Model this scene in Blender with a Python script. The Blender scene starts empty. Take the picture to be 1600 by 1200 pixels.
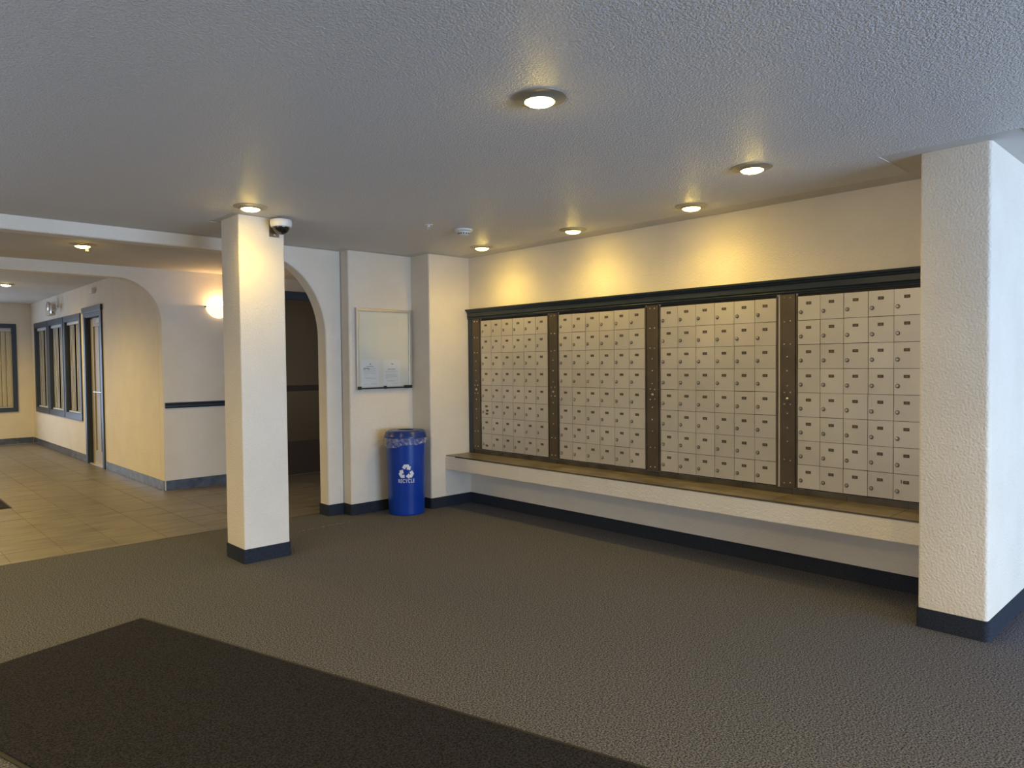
import bpy, math, random
from mathutils import Matrix, Vector
random.seed(7)
PI = math.pi
S = bpy.context.scene
COL = S.collection

# ------------------------------------------------------------------ camera
CAM = (0.0, 0.0, 1.55)
YAW, PITCH, ROLL = math.radians(43.31576), math.radians(1.64106), math.radians(-0.55796)
cy, sy, cp, sp = math.cos(YAW), math.sin(YAW), math.cos(PITCH), math.sin(PITCH)
fw = Vector((sy * cp, cy * cp, -sp))
rt = Vector((cy, -sy, 0.0))
upv = rt.cross(fw)
cr, sr = math.cos(ROLL), math.sin(ROLL)
rt2 = cr * rt + sr * upv
up2 = -sr * rt + cr * upv
cd = bpy.data.cameras.new('camera')
cam = bpy.data.objects.new('camera', cd)
COL.objects.link(cam)
m = Matrix.Identity(4)
for i in range(3):
    m[i][0], m[i][1], m[i][2], m[i][3] = rt2[i], up2[i], -fw[i], CAM[i]
cam.matrix_world = m
cd.sensor_width = 36.0
cd.lens = 36.0 * 1118.24 / 1600.0
cd.clip_start = 0.05
S.camera = cam

# ------------------------------------------------------------------ world, daylight, exposure
w = bpy.data.worlds.new('world'); S.world = w; w.use_nodes = True
bg = w.node_tree.nodes['Background']
bg.inputs[0].default_value = (0.62, 0.76, 1.0, 1.0)
bg.inputs[1].default_value = 1.0
S.view_settings.view_transform = 'Standard'
S.view_settings.look = 'None'
S.view_settings.exposure = 0.58
S.view_settings.gamma = 1.0
S.view_settings.use_curve_mapping = False

LAMP_STRENGTH = 56.0
SPOT_POWER = 12.0
LAMP_COLOR = (1.0, 0.69, 0.14)

def area(name, loc, direction, sx, sy_, power, color):
    l = bpy.data.lights.new(name, 'AREA'); l.shape = 'RECTANGLE'
    l.size = sx; l.size_y = sy_; l.energy = power; l.color = color
    o = bpy.data.objects.new(name, l); COL.objects.link(o)
    o.location = loc
    o.rotation_euler = Vector(direction).to_track_quat('-Z', 'Y').to_euler()
    return o

# daylight coming in through the glazed entrance behind the camera, the side window and the far glazed doors
area('daylight_entrance', (3.9, -6.90, 0.85), (0, 1, 0.0), 6.6, 1.4, 460, (0.47, 0.67, 1.0))
area('daylight_side_window', (-4.35, 2.2, 1.3), (1, 0, 0.3), 3.6, 1.7, 32, (0.85, 0.89, 1.0))
area('daylight_lobby_doors', (0.4, 17.5, 1.25), (0, -1, 0.1), 2.6, 2.2, 40, (0.50, 0.68, 1.0))

H = 2.723      # main ceiling
H2 = 2.76      # hall ceiling
H3 = 2.87      # lobby ceiling
BH = 0.113     # baseboard height

# ------------------------------------------------------------------ materials
def new_mat(name):
    mt = bpy.data.materials.new(name); mt.use_nodes = True
    nt = mt.node_tree
    return mt, nt, nt.nodes['Principled BSDF']

def simple(name, col, rough=0.6, metal=0.0, spec=0.5):
    mt, nt, b = new_mat(name)
    b.inputs['Base Color'].default_value = (*col, 1)
    b.inputs['Roughness'].default_value = rough
    b.inputs['Metallic'].default_value = metal
    b.inputs['Specular IOR Level'].default_value = spec
    return mt

def textured(name, c1, c2, nscale=5.0, rough=0.7, bscale=60.0, bstr=0.3, bdist=0.004, metal=0.0, detail=4.0,
             contrast=(0.35, 0.65), stretch=None, kind='noise', spec=0.5, rnd=0.0, rough2=None):
    """procedural material in object space: two-colour noise, plus fine relief"""
    mt, nt, b = new_mat(name)
    N, L = nt.nodes, nt.links
    tc = N.new('ShaderNodeTexCoord'); mp = N.new('ShaderNodeMapping')
    geo = N.new('ShaderNodeNewGeometry')
    L.new(geo.outputs['Position'], mp.inputs['Vector'])
    if stretch: mp.inputs['Scale'].default_value = stretch
    n1 = N.new('ShaderNodeTexNoise'); n1.inputs['Scale'].default_value = nscale; n1.inputs['Detail'].default_value = detail
    L.new(mp.outputs[0], n1.inputs['Vector'])
    cr_ = N.new('ShaderNodeValToRGB')
    cr_.color_ramp.elements[0].position = contrast[0]; cr_.color_ramp.elements[1].position = contrast[1]
    cr_.color_ramp.elements[0].color = (*c1, 1); cr_.color_ramp.elements[1].color = (*c2, 1)
    L.new(n1.outputs['Fac'], cr_.inputs['Fac'])
    src = cr_.outputs['Color']
    if rnd:
        oi = N.new('ShaderNodeObjectInfo'); mr = N.new('ShaderNodeMapRange')
        mr.inputs['To Min'].default_value = 1 - rnd; mr.inputs['To Max'].default_value = 1 + rnd
        L.new(oi.outputs['Random'], mr.inputs['Value'])
        hs = N.new('ShaderNodeHueSaturation'); L.new(mr.outputs[0], hs.inputs['Value']); L.new(src, hs.inputs['Color'])
        src = hs.outputs['Color']
    L.new(src, b.inputs['Base Color'])
    b.inputs['Roughness'].default_value = rough
    b.inputs['Metallic'].default_value = metal
    b.inputs['Specular IOR Level'].default_value = spec
    if rough2 is not None:
        m2 = N.new('ShaderNodeMapRange'); m2.inputs['To Min'].default_value = rough; m2.inputs['To Max'].default_value = rough2
        L.new(n1.outputs['Fac'], m2.inputs['Value']); L.new(m2.outputs[0], b.inputs['Roughness'])
    if bstr:
        if kind == 'noise':
            n2 = N.new('ShaderNodeTexNoise'); n2.inputs['Scale'].default_value = bscale; n2.inputs['Detail'].default_value = 2.0
            out = n2.outputs['Fac']
        else:
            n2 = N.new('ShaderNodeTexVoronoi'); n2.feature = 'SMOOTH_F1'; n2.inputs['Scale'].default_value = bscale
            out = n2.outputs['Distance']
        L.new(geo.outputs['Position'], n2.inputs['Vector'])
        bp = N.new('ShaderNodeBump'); bp.inputs['Strength'].default_value = bstr; bp.inputs['Distance'].default_value = bdist
        L.new(out, bp.inputs['Height']); L.new(bp.outputs[0], b.inputs['Normal'])
    return mt

M = {}
M['plaster'] = textured('plaster', (0.81, 0.735, 0.62), (0.85, 0.775, 0.66), 3.0, 0.65, 78, 0.9, 0.006, spec=0.3)
M['ceiling'] = textured('ceiling_smooth', (0.62, 0.60, 0.56), (0.65, 0.63, 0.59), 3.0, 0.8, 30, 0.1, 0.002)
M['stipple'] = textured('ceiling_stipple', (0.66, 0.65, 0.64), (0.78, 0.77, 0.76), 150.0, 0.5, 112, 1.0, 0.010, contrast=(0.3, 0.7))
M['carpet'] = textured('carpet', (0.024, 0.026, 0.031), (0.200, 0.203, 0.246), 125.0, 0.95, 170, 0.9, 0.006, spec=0.15, contrast=(0.36, 0.66), detail=2)
M['mat'] = textured('mat_pile', (0.006, 0.006, 0.007), (0.035, 0.034, 0.048), 110.0, 0.95, 240, 0.8, 0.004, spec=0.15, contrast=(0.36, 0.66))
M['rubber'] = simple('rubber_edge', (0.012, 0.012, 0.013), 0.7)
M['base'] = textured('base_carpet', (0.013, 0.017, 0.027), (0.030, 0.037, 0.055), 120.0, 0.85, 200, 0.6, 0.003, spec=0.3)
M['tile'] = textured('floor_tile', (0.095, 0.084, 0.078), (0.225, 0.202, 0.190), 2.6, 0.34, 60, 0.12, 0.001, stretch=(1.0, 6.0, 1.0), detail=8, contrast=(0.30, 0.72), rnd=0.07, rough2=0.5)
M['grout'] = textured('grout', (0.30, 0.275, 0.25), (0.38, 0.35, 0.32), 12, 0.85, 80, 0.2, 0.002)
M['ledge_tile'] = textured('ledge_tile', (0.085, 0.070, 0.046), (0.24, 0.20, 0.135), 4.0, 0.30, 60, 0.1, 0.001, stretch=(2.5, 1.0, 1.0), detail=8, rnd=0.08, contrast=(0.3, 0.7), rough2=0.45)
M['riser_tile_shaded'] = textured('riser_tile_shaded', (0.035, 0.029, 0.019), (0.105, 0.088, 0.060), 5.0, 0.35, 60, 0.1, 0.001, detail=8, rnd=0.08, contrast=(0.3, 0.7))  # shade below the overhanging mailbox frame is painted in as a darker tile
M['base_tile_sky_tint'] = textured('base_tile_sky_tint', (0.070, 0.090, 0.130), (0.13, 0.155, 0.21), 9.0, 0.18, 60, 0.1, 0.001, detail=6, rnd=0.06)  # blue of reflected daylight is mixed into the tile colour
M['navy'] = textured('navy_paint', (0.020, 0.030, 0.042), (0.024, 0.036, 0.049), 8.0, 0.30, 60, 0.04, 0.001, stretch=(1, 1, 1))
M['lobby_navy'] = simple('lobby_navy_paint', (0.030, 0.042, 0.068), 0.38)
M['anodised'] = textured('mailbox_metal', (0.58, 0.54, 0.48), (0.64, 0.60, 0.53), 1.6, 0.42, 200, 0.03, 0.001, metal=0.35, rnd=0.05, spec=0.5)
M['bronze'] = textured('bronze_metal', (0.105, 0.082, 0.055), (0.135, 0.105, 0.072), 6.0, 0.42, 120, 0.04, 0.001, metal=0.45)
M['gap'] = simple('gap_dark', (0.018, 0.013, 0.009), 0.7)
M['plate'] = simple('number_plate_brown', (0.075, 0.058, 0.036), 0.5)
M['plate_mark'] = simple('number_plate_mark', (0.24, 0.20, 0.14), 0.6)
M['chrome'] = simple('worn_chrome', (0.62, 0.58, 0.52), 0.28, 0.95)
M['steel'] = simple('screw_steel', (0.75, 0.70, 0.62), 0.3, 0.9)
M['lock_rim'] = simple('lock_rim', (0.13, 0.105, 0.075), 0.4, 0.6)
M['keyhole'] = simple('keyhole', (0.03, 0.025, 0.02), 0.6)
M['silver'] = textured('brushed_aluminium', (0.62, 0.58, 0.50), (0.70, 0.66, 0.58), 3.0, 0.32, 120, 0.03, 0.001, metal=0.7)
M['bracket'] = simple('bracket_metal', (0.24, 0.19, 0.12), 0.35, 0.7)
M['black'] = simple('black_plastic', (0.015, 0.014, 0.014), 0.45)
M['white'] = simple('white_plastic', (0.78, 0.77, 0.74), 0.4)
M['board'] = simple('board_white', (0.76, 0.73, 0.62), 0.5)
M['paper'] = simple('paper', (0.80, 0.78, 0.72), 0.85)
M['ink'] = simple('ink', (0.16, 0.15, 0.15), 0.9)
M['grey_ink'] = simple('grey_ink', (0.42, 0.40, 0.38), 0.9)
M['blue'] = textured('blue_plastic', (0.003, 0.040, 0.32), (0.005, 0.050, 0.38), 4.0, 0.30, 30, 0.05, 0.001)
M['lid_blue'] = textured('blue_lid_plastic', (0.006, 0.034, 0.20), (0.010, 0.044, 0.25), 4.0, 0.26, 30, 0.05, 0.001)
M['bin_print'] = simple('white_print', (0.80, 0.82, 0.86), 0.5)
M['trim_nickel'] = simple('lamp_trim_metal', (0.46, 0.43, 0.36), 0.40, 0.7)
M['beige'] = textured('beige_slat', (0.60, 0.54, 0.41), (0.66, 0.60, 0.47), 3.0, 0.6, 40, 0.05, 0.001)
M['door_paint'] = simple('beige_door_paint', (0.44, 0.39, 0.30), 0.5)
M['brown_gap'] = simple('dark_brown_strip', (0.05, 0.032, 0.02), 0.6)
M['elevator'] = textured('bronze_elevator', (0.085, 0.054, 0.024), (0.10, 0.064, 0.030), 1.0, 0.36, 60, 0.02, 0.001, metal=0.8)
M['smoke_dome'] = simple('smoked_dome', (0.010, 0.010, 0.010), 0.08, 0.0, 0.8)
M['blanched'] = simple('sill_white', (0.55, 0.58, 0.62), 0.45)

mt, nt, b = new_mat('clear_glass')
b.inputs['Transmission Weight'].default_value = 1.0; b.inputs['Roughness'].default_value = 0.0; b.inputs['IOR'].default_value = 1.1
M['glass'] = mt
# thin glass sheet: mostly see-through with a soft sheen
mt, nt, b = new_mat('thin_glass')
N, L = nt.nodes, nt.links
tr = N.new('ShaderNodeBsdfTransparent'); gl = N.new('ShaderNodeBsdfGlossy'); gl.inputs['Roughness'].default_value = 0.04
fr = N.new('ShaderNodeFresnel'); fr.inputs['IOR'].default_value = 1.3; mx = N.new('ShaderNodeMixShader')
L.new(fr.outputs[0], mx.inputs[0]); L.new(tr.outputs[0], mx.inputs[1]); L.new(gl.outputs[0], mx.inputs[2])
L.new(mx.outputs[0], N['Material Output'].inputs['Surface'])
M['thin_glass'] = mt
# clear crinkled bin liner
mt, nt, b = new_mat('liner_film')
N, L = nt.nodes, nt.links
tr = N.new('ShaderNodeBsdfTransparent'); mx = N.new('ShaderNodeMixShader')
b.inputs['Base Color'].default_value = (0.75, 0.77, 0.80, 1); b.inputs['Roughness'].default_value = 0.16
n2 = N.new('ShaderNodeTexNoise'); n2.inputs['Scale'].default_value = 38; n2.inputs['Detail'].default_value = 5
bp = N.new('ShaderNodeBump'); bp.inputs['Strength'].default_value = 1.0; bp.inputs['Distance'].default_value = 0.02
rp = N.new('ShaderNodeValToRGB'); rp.color_ramp.elements[0].position = 0.40; rp.color_ramp.elements[1].position = 0.66
rp.color_ramp.elements[0].color = (0.06, 0.06, 0.06, 1); rp.color_ramp.elements[1].color = (0.42, 0.42, 0.42, 1)
geo = N.new('ShaderNodeNewGeometry'); L.new(geo.outputs['Position'], n2.inputs['Vector'])
L.new(n2.outputs['Fac'], bp.inputs['Height']); L.new(bp.outputs[0], b.inputs['Normal'])
L.new(n2.outputs['Fac'], rp.inputs['Fac']); L.new(rp.outputs[0], mx.inputs[0])
L.new(tr.outputs[0], mx.inputs[1]); L.new(b.outputs[0], mx.inputs[2])
L.new(mx.outputs[0], N['Material Output'].inputs['Surface'])
M['liner'] = mt

def emit(name, col, strength):
    mt, nt, b = new_mat(name)
    b.inputs['Base Color'].default_value = (0.8, 0.75, 0.6, 1)
    b.inputs['Emission Color'].default_value = (*col, 1)
    b.inputs['Emission Strength'].default_value = strength
    return mt
M['lamp'] = emit('lamp_lens', LAMP_COLOR, LAMP_STRENGTH)
M['lamp_far'] = M['lamp']
M['sconce'] = emit('sconce_glass', (1.0, 0.66, 0.32), 1.6)
M['bulb'] = emit('sconce_bulb', (1.0, 0.62, 0.26), 190.0)

# ------------------------------------------------------------------ mesh helpers
class MB:
    def __init__(s): s.v = []; s.f = []; s.mi = []
    def add(s, vs, fs, mi=0):
        o = len(s.v); s.v += [tuple(p) for p in vs]
        for f in fs: s.f.append([o + i for i in f]); s.mi.append(mi)
        return s
    def box(s, x0, x1, y0, y1, z0, z1, mi=0):
        vs = [(x0, y0, z0), (x1, y0, z0), (x1, y1, z0), (x0, y1, z0), (x0, y0, z1), (x1, y0, z1), (x1, y1, z1), (x0, y1, z1)]
        return s.add(vs, [(0, 3, 2, 1), (4, 5, 6, 7), (0, 1, 5, 4), (1, 2, 6, 5), (2, 3, 7, 6), (3, 0, 4, 7)], mi)
    def prism(s, pts, z0, z1, mi=0, axis='z'):
        """closed outline extruded; axis z: pts are (x, y); axis y: pts are (x, z); axis x: pts are (y, z)"""
        n = len(pts)
        def P(p, t):
            return (p[0], p[1], t) if axis == 'z' else ((p[0], t, p[1]) if axis == 'y' else (t, p[0], p[1]))
        vs = [P(p, z0) for p in pts] + [P(p, z1) for p in pts]
        fs = [tuple(range(n)), tuple(range(2 * n - 1, n - 1, -1))]
        fs += [(i, (i + 1) % n, n + (i + 1) % n, n + i) for i in range(n)]
        return s.add(vs, fs, mi)
    def lathe(s, prof, c=(0, 0, 0), n=32, mi=0, axis='z', cap=False):
        vs = []; fs = []
        for r, h in prof:
            for k in range(n):
                a = 2 * PI * k / n; u, v_ = r * math.cos(a), r * math.sin(a)
                p = (u, v_, h) if axis == 'z' else ((u, h, v_) if axis == 'y' else (h, u, v_))
                vs.append((p[0] + c[0], p[1] + c[1], p[2] + c[2]))
        for j in range(len(prof) - 1):
            for k in range(n):
                k2 = (k + 1) % n
                fs.append((j * n + k, j * n + k2, (j + 1) * n + k2, (j + 1) * n + k))
        if cap:
            fs.append(tuple(range(n))); fs.append(tuple(range((len(prof) - 1) * n, len(prof) * n)))
        return s.add(vs, fs, mi)
    def tube(s, p, q, r, n=10, mi=0):
        p, q = Vector(p), Vector(q); d = (q - p).normalized()
        a = d.orthogonal().normalized(); b_ = d.cross(a)
        vs = [p + r * (math.cos(t) * a + math.sin(t) * b_) for t in [2 * PI * k / n for k in range(n)]]
        vs += [v_ + (q - p) for v_ in vs]
        fs = [(k, (k + 1) % n, n + (k + 1) % n, n + k) for k in range(n)] + [tuple(range(n)), tuple(range(n, 2 * n))]
        return s.add(vs, fs, mi)
    def cells(s, A, B, inside, t0, t1, axis, mi=0):
        """solid slab made of grid cells in the plane across `axis`; cells for which inside() is false stay open"""
        na, nb = len(A) - 1, len(B) - 1
        def P(a, b_, t):
            return {'z': (a, b_, t), 'y': (a, t, b_), 'x': (t, a, b_)}[axis]
        idx = {}
        def vid(i, j, k):
            if (i, j, k) not in idx:
                idx[(i, j, k)] = len(s.v); s.v.append(P(A[i], B[j], (t0, t1)[k]))
            return idx[(i, j, k)]
        ok = [[inside((A[i] + A[i + 1]) / 2, (B[j] + B[j + 1]) / 2) for j in range(nb)] for i in range(na)]
        def on(i, j): return 0 <= i < na and 0 <= j < nb and ok[i][j]
        def F(*q): s.f.append(list(q)); s.mi.append(mi)
        for i in range(na):
            for j in range(nb):
                if not ok[i][j]: continue
                for k in (0, 1):
                    F(vid(i, j, k), vid(i + 1, j, k), vid(i + 1, j + 1, k), vid(i, j + 1, k))
                if not on(i - 1, j): F(vid(i, j, 0), vid(i, j + 1, 0), vid(i, j + 1, 1), vid(i, j, 1))
                if not on(i + 1, j): F(vid(i + 1, j, 0), vid(i + 1, j + 1, 0), vid(i + 1, j + 1, 1), vid(i + 1, j, 1))
                if not on(i, j - 1): F(vid(i, j, 0), vid(i + 1, j, 0), vid(i + 1, j, 1), vid(i, j, 1))
                if not on(i, j + 1): F(vid(i, j + 1, 0), vid(i + 1, j + 1, 0), vid(i + 1, j + 1, 1), vid(i, j + 1, 1))
        return s
    def mesh(s, name, mats):
        me = bpy.data.meshes.new(name); me.from_pydata(s.v, [], s.f); me.update()
        for mm in (mats if isinstance(mats, (list, tuple)) else [mats]): me.materials.append(mm)
        me.polygons.foreach_set('material_index', s.mi)
        import bmesh
        bm = bmesh.new(); bm.from_mesh(me); bmesh.ops.recalc_face_normals(bm, faces=bm.faces[:]); bm.to_mesh(me); bm.free()
        return me
    def build(s, name, mats, parent=None, loc=None, smooth=False, bevel=0.0, seg=2, origin=None):
        if origin is not None:
            s.v = [(p[0] - origin[0], p[1] - origin[1], p[2] - origin[2]) for p in s.v]; loc = origin
        me = s.mesh(name, mats)
        if smooth: me.shade_smooth() if hasattr(me, 'shade_smooth') else None
        o = bpy.data.objects.new(name, me); COL.objects.link(o)
        if parent is not None: o.parent = parent
        if loc is not None: o.location = loc
        if bevel:
            bv = o.modifiers.new('bevel', 'BEVEL'); bv.width = bevel; bv.segments = seg; bv.limit_method = 'ANGLE'
            bv.angle_limit = math.radians(40)
        if smooth:
            try: me.set_sharp_from_angle(angle=math.radians(38))
            except Exception: pass
        return o

def tag(o, label=None, cat=None, group=None, kind=None):
    if label: o['label'] = label
    if cat: o['category'] = cat
    if group: o['group'] = group
    if kind: o['kind'] = kind
    return o

def empty(name, loc=(0, 0, 0), rz=0.0, label=None, cat=None, group=None, kind=None):
    o = bpy.data.objects.new(name, None); COL.objects.link(o)
    o.location = loc; o.rotation_euler = (0, 0, rz); o.empty_display_size = 0.1
    return tag(o, label, cat, group, kind)

def copy_tree(o, parent=None):
    kids = list(o.children)
    c = o.copy(); COL.objects.link(c); c.parent = parent
    for ch in kids: copy_tree(ch, c)
    return c

def fillet(pts, radii, n=5, closed=True):
    out = []; N_ = len(pts)
    for i, p in enumerate(pts):
        r = radii[i]
        if r <= 0 or (not closed and i in (0, N_ - 1)): out.append(p); continue
        a = Vector(pts[i - 1]); b_ = Vector(p); c = Vector(pts[(i + 1) % N_])
        u = (a - b_).normalized(); v_ = (c - b_).normalized()
        p0 = b_ + u * r; p1 = b_ + v_ * r; cc = b_ + u * r + v_ * r
        for k in range(n + 1):
            t = k / n * PI / 2
            q = cc - v_ * r * math.cos(t) - u * r * math.sin(t)
            out.append((q.x, q.y))
    return out

def ribbon(mb, path, d, z0, z1, mi=0, top_in=0.0):
    """board of thickness d standing on the left side of an open path"""
    P = [Vector(p) for p in path]; n = len(P); off = []
    for i in range(n):
        if i == 0: t = (P[1] - P[0]).normalized(); nn = Vector((-t.y, t.x)); off.append(P[0] + nn * d); continue
        if i == n - 1: t = (P[-1] - P[-2]).normalized(); nn = Vector((-t.y, t.x)); off.append(P[-1] + nn * d); continue
        t0 = (P[i] - P[i - 1]).normalized(); t1 = (P[i + 1] - P[i]).normalized()
        n0 = Vector((-t0.y, t0.x)); n1 = Vector((-t1.y, t1.x)); mm = (n0 + n1).normalized()
        off.append(P[i] + mm * (d / max(0.3, mm.dot(n0))))
    poly = [tuple(p) for p in P] + [tuple(p) for p in reversed(off)]
    # quads strip instead of one ngon (paths are concave)
    vs = []
    for i in range(n):
        vs += [(P[i].x, P[i].y, z0), (off[i].x, off[i].y, z0), (off[i].x, off[i].y, z1), (P[i].x, P[i].y, z1)]
    fs = []
    for i in range(n - 1):
        a, b_ = 4 * i, 4 * (i + 1)
        for k in range(4): fs.append((a + k, a + (k + 1) % 4, b_ + (k + 1) % 4, b_ + k))
    fs += [(0, 1, 2, 3), (4 * n - 4, 4 * n - 3, 4 * n - 2, 4 * n - 1)]
    mb.add(vs, fs, mi)

# ================================================================== SETTING
XL, XR, YF = -4.5, 7.6, -7.0          # extents of the entrance room
MX = 5.15                             # mailbox wall
# ---- floors
o = MB().box(XL, XR, YF, 6.83, -0.10, 0.0).build('floor', M['carpet'])
tag(o, 'grey brown speckled carpet floor of the entrance room', 'floor', kind='structure')
fr_ = MB()
for k in range(46):
    t = random.random(); x = 3.05 + 0.62 * t + random.uniform(-.02, .02); y = 6.19 + 0.035 * t + random.uniform(-.012, .012)
    a = random.uniform(0, PI); l = random.uniform(.008, .03)
    fr_.tube((x, y, .003), (x + l * math.cos(a), y + l * math.sin(a) * .4, .004 + random.uniform(0, .006)), .0011, 5)
tag(fr_.build('frayed_seam', textured('frayed_fibre', (0.08, 0.07, 0.06), (0.35, 0.33, 0.30), 40, 0.9, bstr=0), o), 'frayed pale fibres along a carpet seam', kind='stuff')

TF = MB().box(XL, 6.6, 6.83, 17.6, -0.10, -0.004).build('floor.001', M['grout'])
tag(TF, 'grey brown tiled floor of the hall and lobby beyond the carpet', 'floor', kind='structure')
strip = MB().box(XL, 3.64, 6.822, 6.834, 0.0, 0.003).build('trim_1', M['bronze'])
tag(strip, 'thin dark edging strip where carpet meets tiled floor', 'trim', kind='structure')
TS = 0.394; G = 0.0026
tme = MB().box(-TS / 2 + G, TS / 2 - G, -TS / 2 + G, TS / 2 - G, -0.008, 0.0).mesh('tile', M['tile'])
rest = MB(); cand = []
i0 = int(math.floor((XL - 0.967) / TS)); nrest = 0
for i in range(i0, 15):
    for j in range(0, 28):
        x = 0.967 + (i + .5) * TS; y = 6.83 + (j + .5) * TS
        if x - TS / 2 < XL or x + TS / 2 > 6.6: continue
        y1 = min(y + TS / 2, 17.6)
        d = Vector((x, y, 0)) - Vector(CAM); zc = d.dot(fw)
        px = 800 + 1118 * d.dot(rt2) / zc
        vis = -60 < px < 520 and not (px > 345 and px < 450) and not (x > 3.3 and y > 9.3) and not (x > 2.95 and y > 9.5)
        if vis: cand.append((zc, x, y))
        else: rest.box(x - TS / 2 + G, x + TS / 2 - G, y - TS / 2 + G, min(y + TS / 2, 17.59) - G, -0.008, 0.0)
cand.sort()
for k, (zc, x, y) in enumerate(cand):
    if k < 290 and y + TS / 2 < 17.6:
        t = bpy.data.objects.new('tile', tme); COL.objects.link(t); t.parent = TF; t.location = (x, y, random.uniform(-.0004, .0004))
    else: rest.box(x - TS / 2 + G, x + TS / 2 - G, y - TS / 2 + G, min(y + TS / 2, 17.59) - G, -0.008, 0.0)
tag(rest.build('tiles', M['tile'], TF), kind='stuff')

# ---- ceilings
CE = MB().box(XL, XR, YF, 6.80, H, H + 0.15).build('ceiling', M['ceiling'])
tag(CE, 'smooth painted ceiling of the entrance room, bare in a margin along the walls', 'ceiling', kind='structure')
def in_stipple(x, y):
    if x > 4.93 and y > 0.88: return False
    if y > 6.50 or (x > 3.70 and y > 6.36) or (x > 4.46 and y > 6.03): return False
    if x > 4.40 and 0.88 < y < 1.57: return False
    if 2.22 < x < 2.73 and 5.42 < y < 5.90: return False
    return True
st = MB().cells([XL, 2.22, 2.73, 3.70, 4.40, 4.46, 4.93, XR], [YF, 0.88, 1.57, 5.42, 5.90, 6.03, 6.36, 6.50], in_stipple, H - 0.004, H + 0.001, 'z')
st.build('textured_coat', M['stipple'], CE)
CE2 = MB().box(XL, 6.6, 6.80, 9.62, H2, H2 + 0.15).build('ceiling.001', M['ceiling'])
tag(CE2, 'smooth ceiling of the hall between the two arches', 'ceiling', kind='structure')
CE3 = MB().box(XL, 3.1, 9.62, 17.8, H3, H3 + 0.15).build('ceiling.002', M['ceiling'])
tag(CE3, 'smooth ceiling of the far lobby behind the second arch', 'ceiling', kind='structure')

# ---- mailbox wall
o = MB().box(MX, MX + 0.2, 1.39, 6.40, 0, H).build('wall_right', M['plaster'])
tag(o, 'long cream plaster wall that carries the mailboxes', 'wall', kind='structure')
# ---- stepped back wall, bullnosed outer corners
R = 0.018
poly = [(3.83, 6.80), (3.821, 6.479), (4.60, 6.479), (4.60, 6.151), (5.35, 6.151), (5.35, 6.80)]
poly = fillet(poly, [0, R, 0, R, 0, 0])
o = MB().prism(poly, 0, H).build('wall_back', M['plaster'], smooth=True)
tag(o, 'cream stepped wall with the notice board and the recycling bin in front', 'wall', kind='structure')
# ---- first arched opening (header, rounded corner and jamb in one)
def arch_wall(x0, xj, x1, zb, ax, bz, ztop, y0, y1, name, bevel):
    pts = [(x0, zb)]
    cx = xj - ax; cz = zb - bz
    for k in range(17):
        t = PI / 2 * (1 - k / 16)
        pts.append((cx + ax * math.cos(t), cz + bz * math.sin(t)))
    pts += [(xj, 0), (x1, 0), (x1, ztop), (x0, ztop)]
    o_ = MB().prism(pts, y0, y1, axis='y').build(name, M['plaster'], smooth=True)
    if bevel:
        bv = o_.modifiers.new('bevel', 'BEVEL'); bv.width = bevel; bv.segments = 3; bv.limit_method = 'ANGLE'; bv.angle_limit = math.radians(50)
    return o_
o = arch_wall(XL, 3.64, 3.822, 2.612, 0.64, 0.78, H + 0.1, 6.627, 6.80, 'wall_arch', 0.014)
tag(o, 'cream header beam and arched jamb between carpet room and tiled hall', 'wall', kind='structure')
# ---- second arched opening with the sconce wall
o = arch_wall(XL, 2.945, 6.6, 2.627, 0.50, 0.53, H3, 9.46, 9.62, 'wall_hall', 0.010)
tag(o, 'cream hall wall with wall lamp, chair rail and a second arched opening', 'wall', kind='structure')
# ---- lobby side wall with three windows and a door
WIN = [(15.98, 17.22), (14.70, 15.94), (13.46, 14.66)]
DOOR = (12.15, 13.24)
c_ = 0.085
yb = sorted({9.62, 17.6} | {v_ for a_, b_ in WIN for v_ in (a_ + c_, b_ - c_)} | {DOOR[0] + .1, DOOR[1] - .1})
def in_lobby(y, z):
    for a_, b_ in WIN:
        if a_ + c_ < y < b_ - c_ and 0.67 + c_ < z < 2.45 - c_: return False
    if DOOR[0] + .1 < y < DOOR[1] - .1 and z < 2.38: return False
    return True
o = MB().cells(yb, [0, 0.67 + c_, 2.45 - c_, 2.38, H3] if 2.38 > 2.45 - c_ else [0, 0.67 + c_, 2.45 - c_, H3], in_lobby, 2.945, 3.10, 'x').build('wall_lobby', M['plaster'])
tag(o, 'cream lobby side wall pierced by three tall windows and a door', 'wall', kind='structure')
o = MB().cells([XL, -0.9, 1.7, 1.40 + .85, 2.60, 3.1], [0, 0.06, 0.75, 2.37, 2.41, H3],
               lambda x, z: not ((-0.9 < x < 1.7 and 0.06 < z < 2.41) or (2.25 < x < 2.60 and 0.75 < z < 2.37)), 17.6, 17.78, 'y').build('wall_far', M['plaster'])
tag(o, 'cream far wall of the lobby with a blinded window', 'wall', kind='structure')
# ---- closing walls (mostly out of view)
o = MB().cells([XL, 0.6, 7.2, XR], [0, 0.06, 2.25, H], lambda x, z: not (0.6 < x < 7.2 and .06 < z < 2.25), YF - 0.15, YF, 'y').build('wall_front', M['plaster'])
tag(o, 'cream entrance wall with glazed doors', 'wall', kind='structure')
o = MB().cells([YF, 0.3, 4.1, 17.6], [0, 0.4, 2.2, H3], lambda y, z: not (0.3 < y < 4.1 and .4 < z < 2.2), XL - 0.15, XL, 'x').build('wall_left', M['plaster'])
tag(o, 'cream side wall with a wide window', 'wall', kind='structure')
o = MB().box(XR, XR + .15, YF, 1.39, 0, H).build('wall_entry', M['plaster'])
tag(o, 'cream end wall of the entry recess', 'wall', kind='structure')
o = MB().box(6.6, 6.75, 6.80, 9.46, 0, H2).build('wall_side', M['plaster'])
tag(o, 'cream end wall of the hall by the elevator', 'wall', kind='structure')
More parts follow.
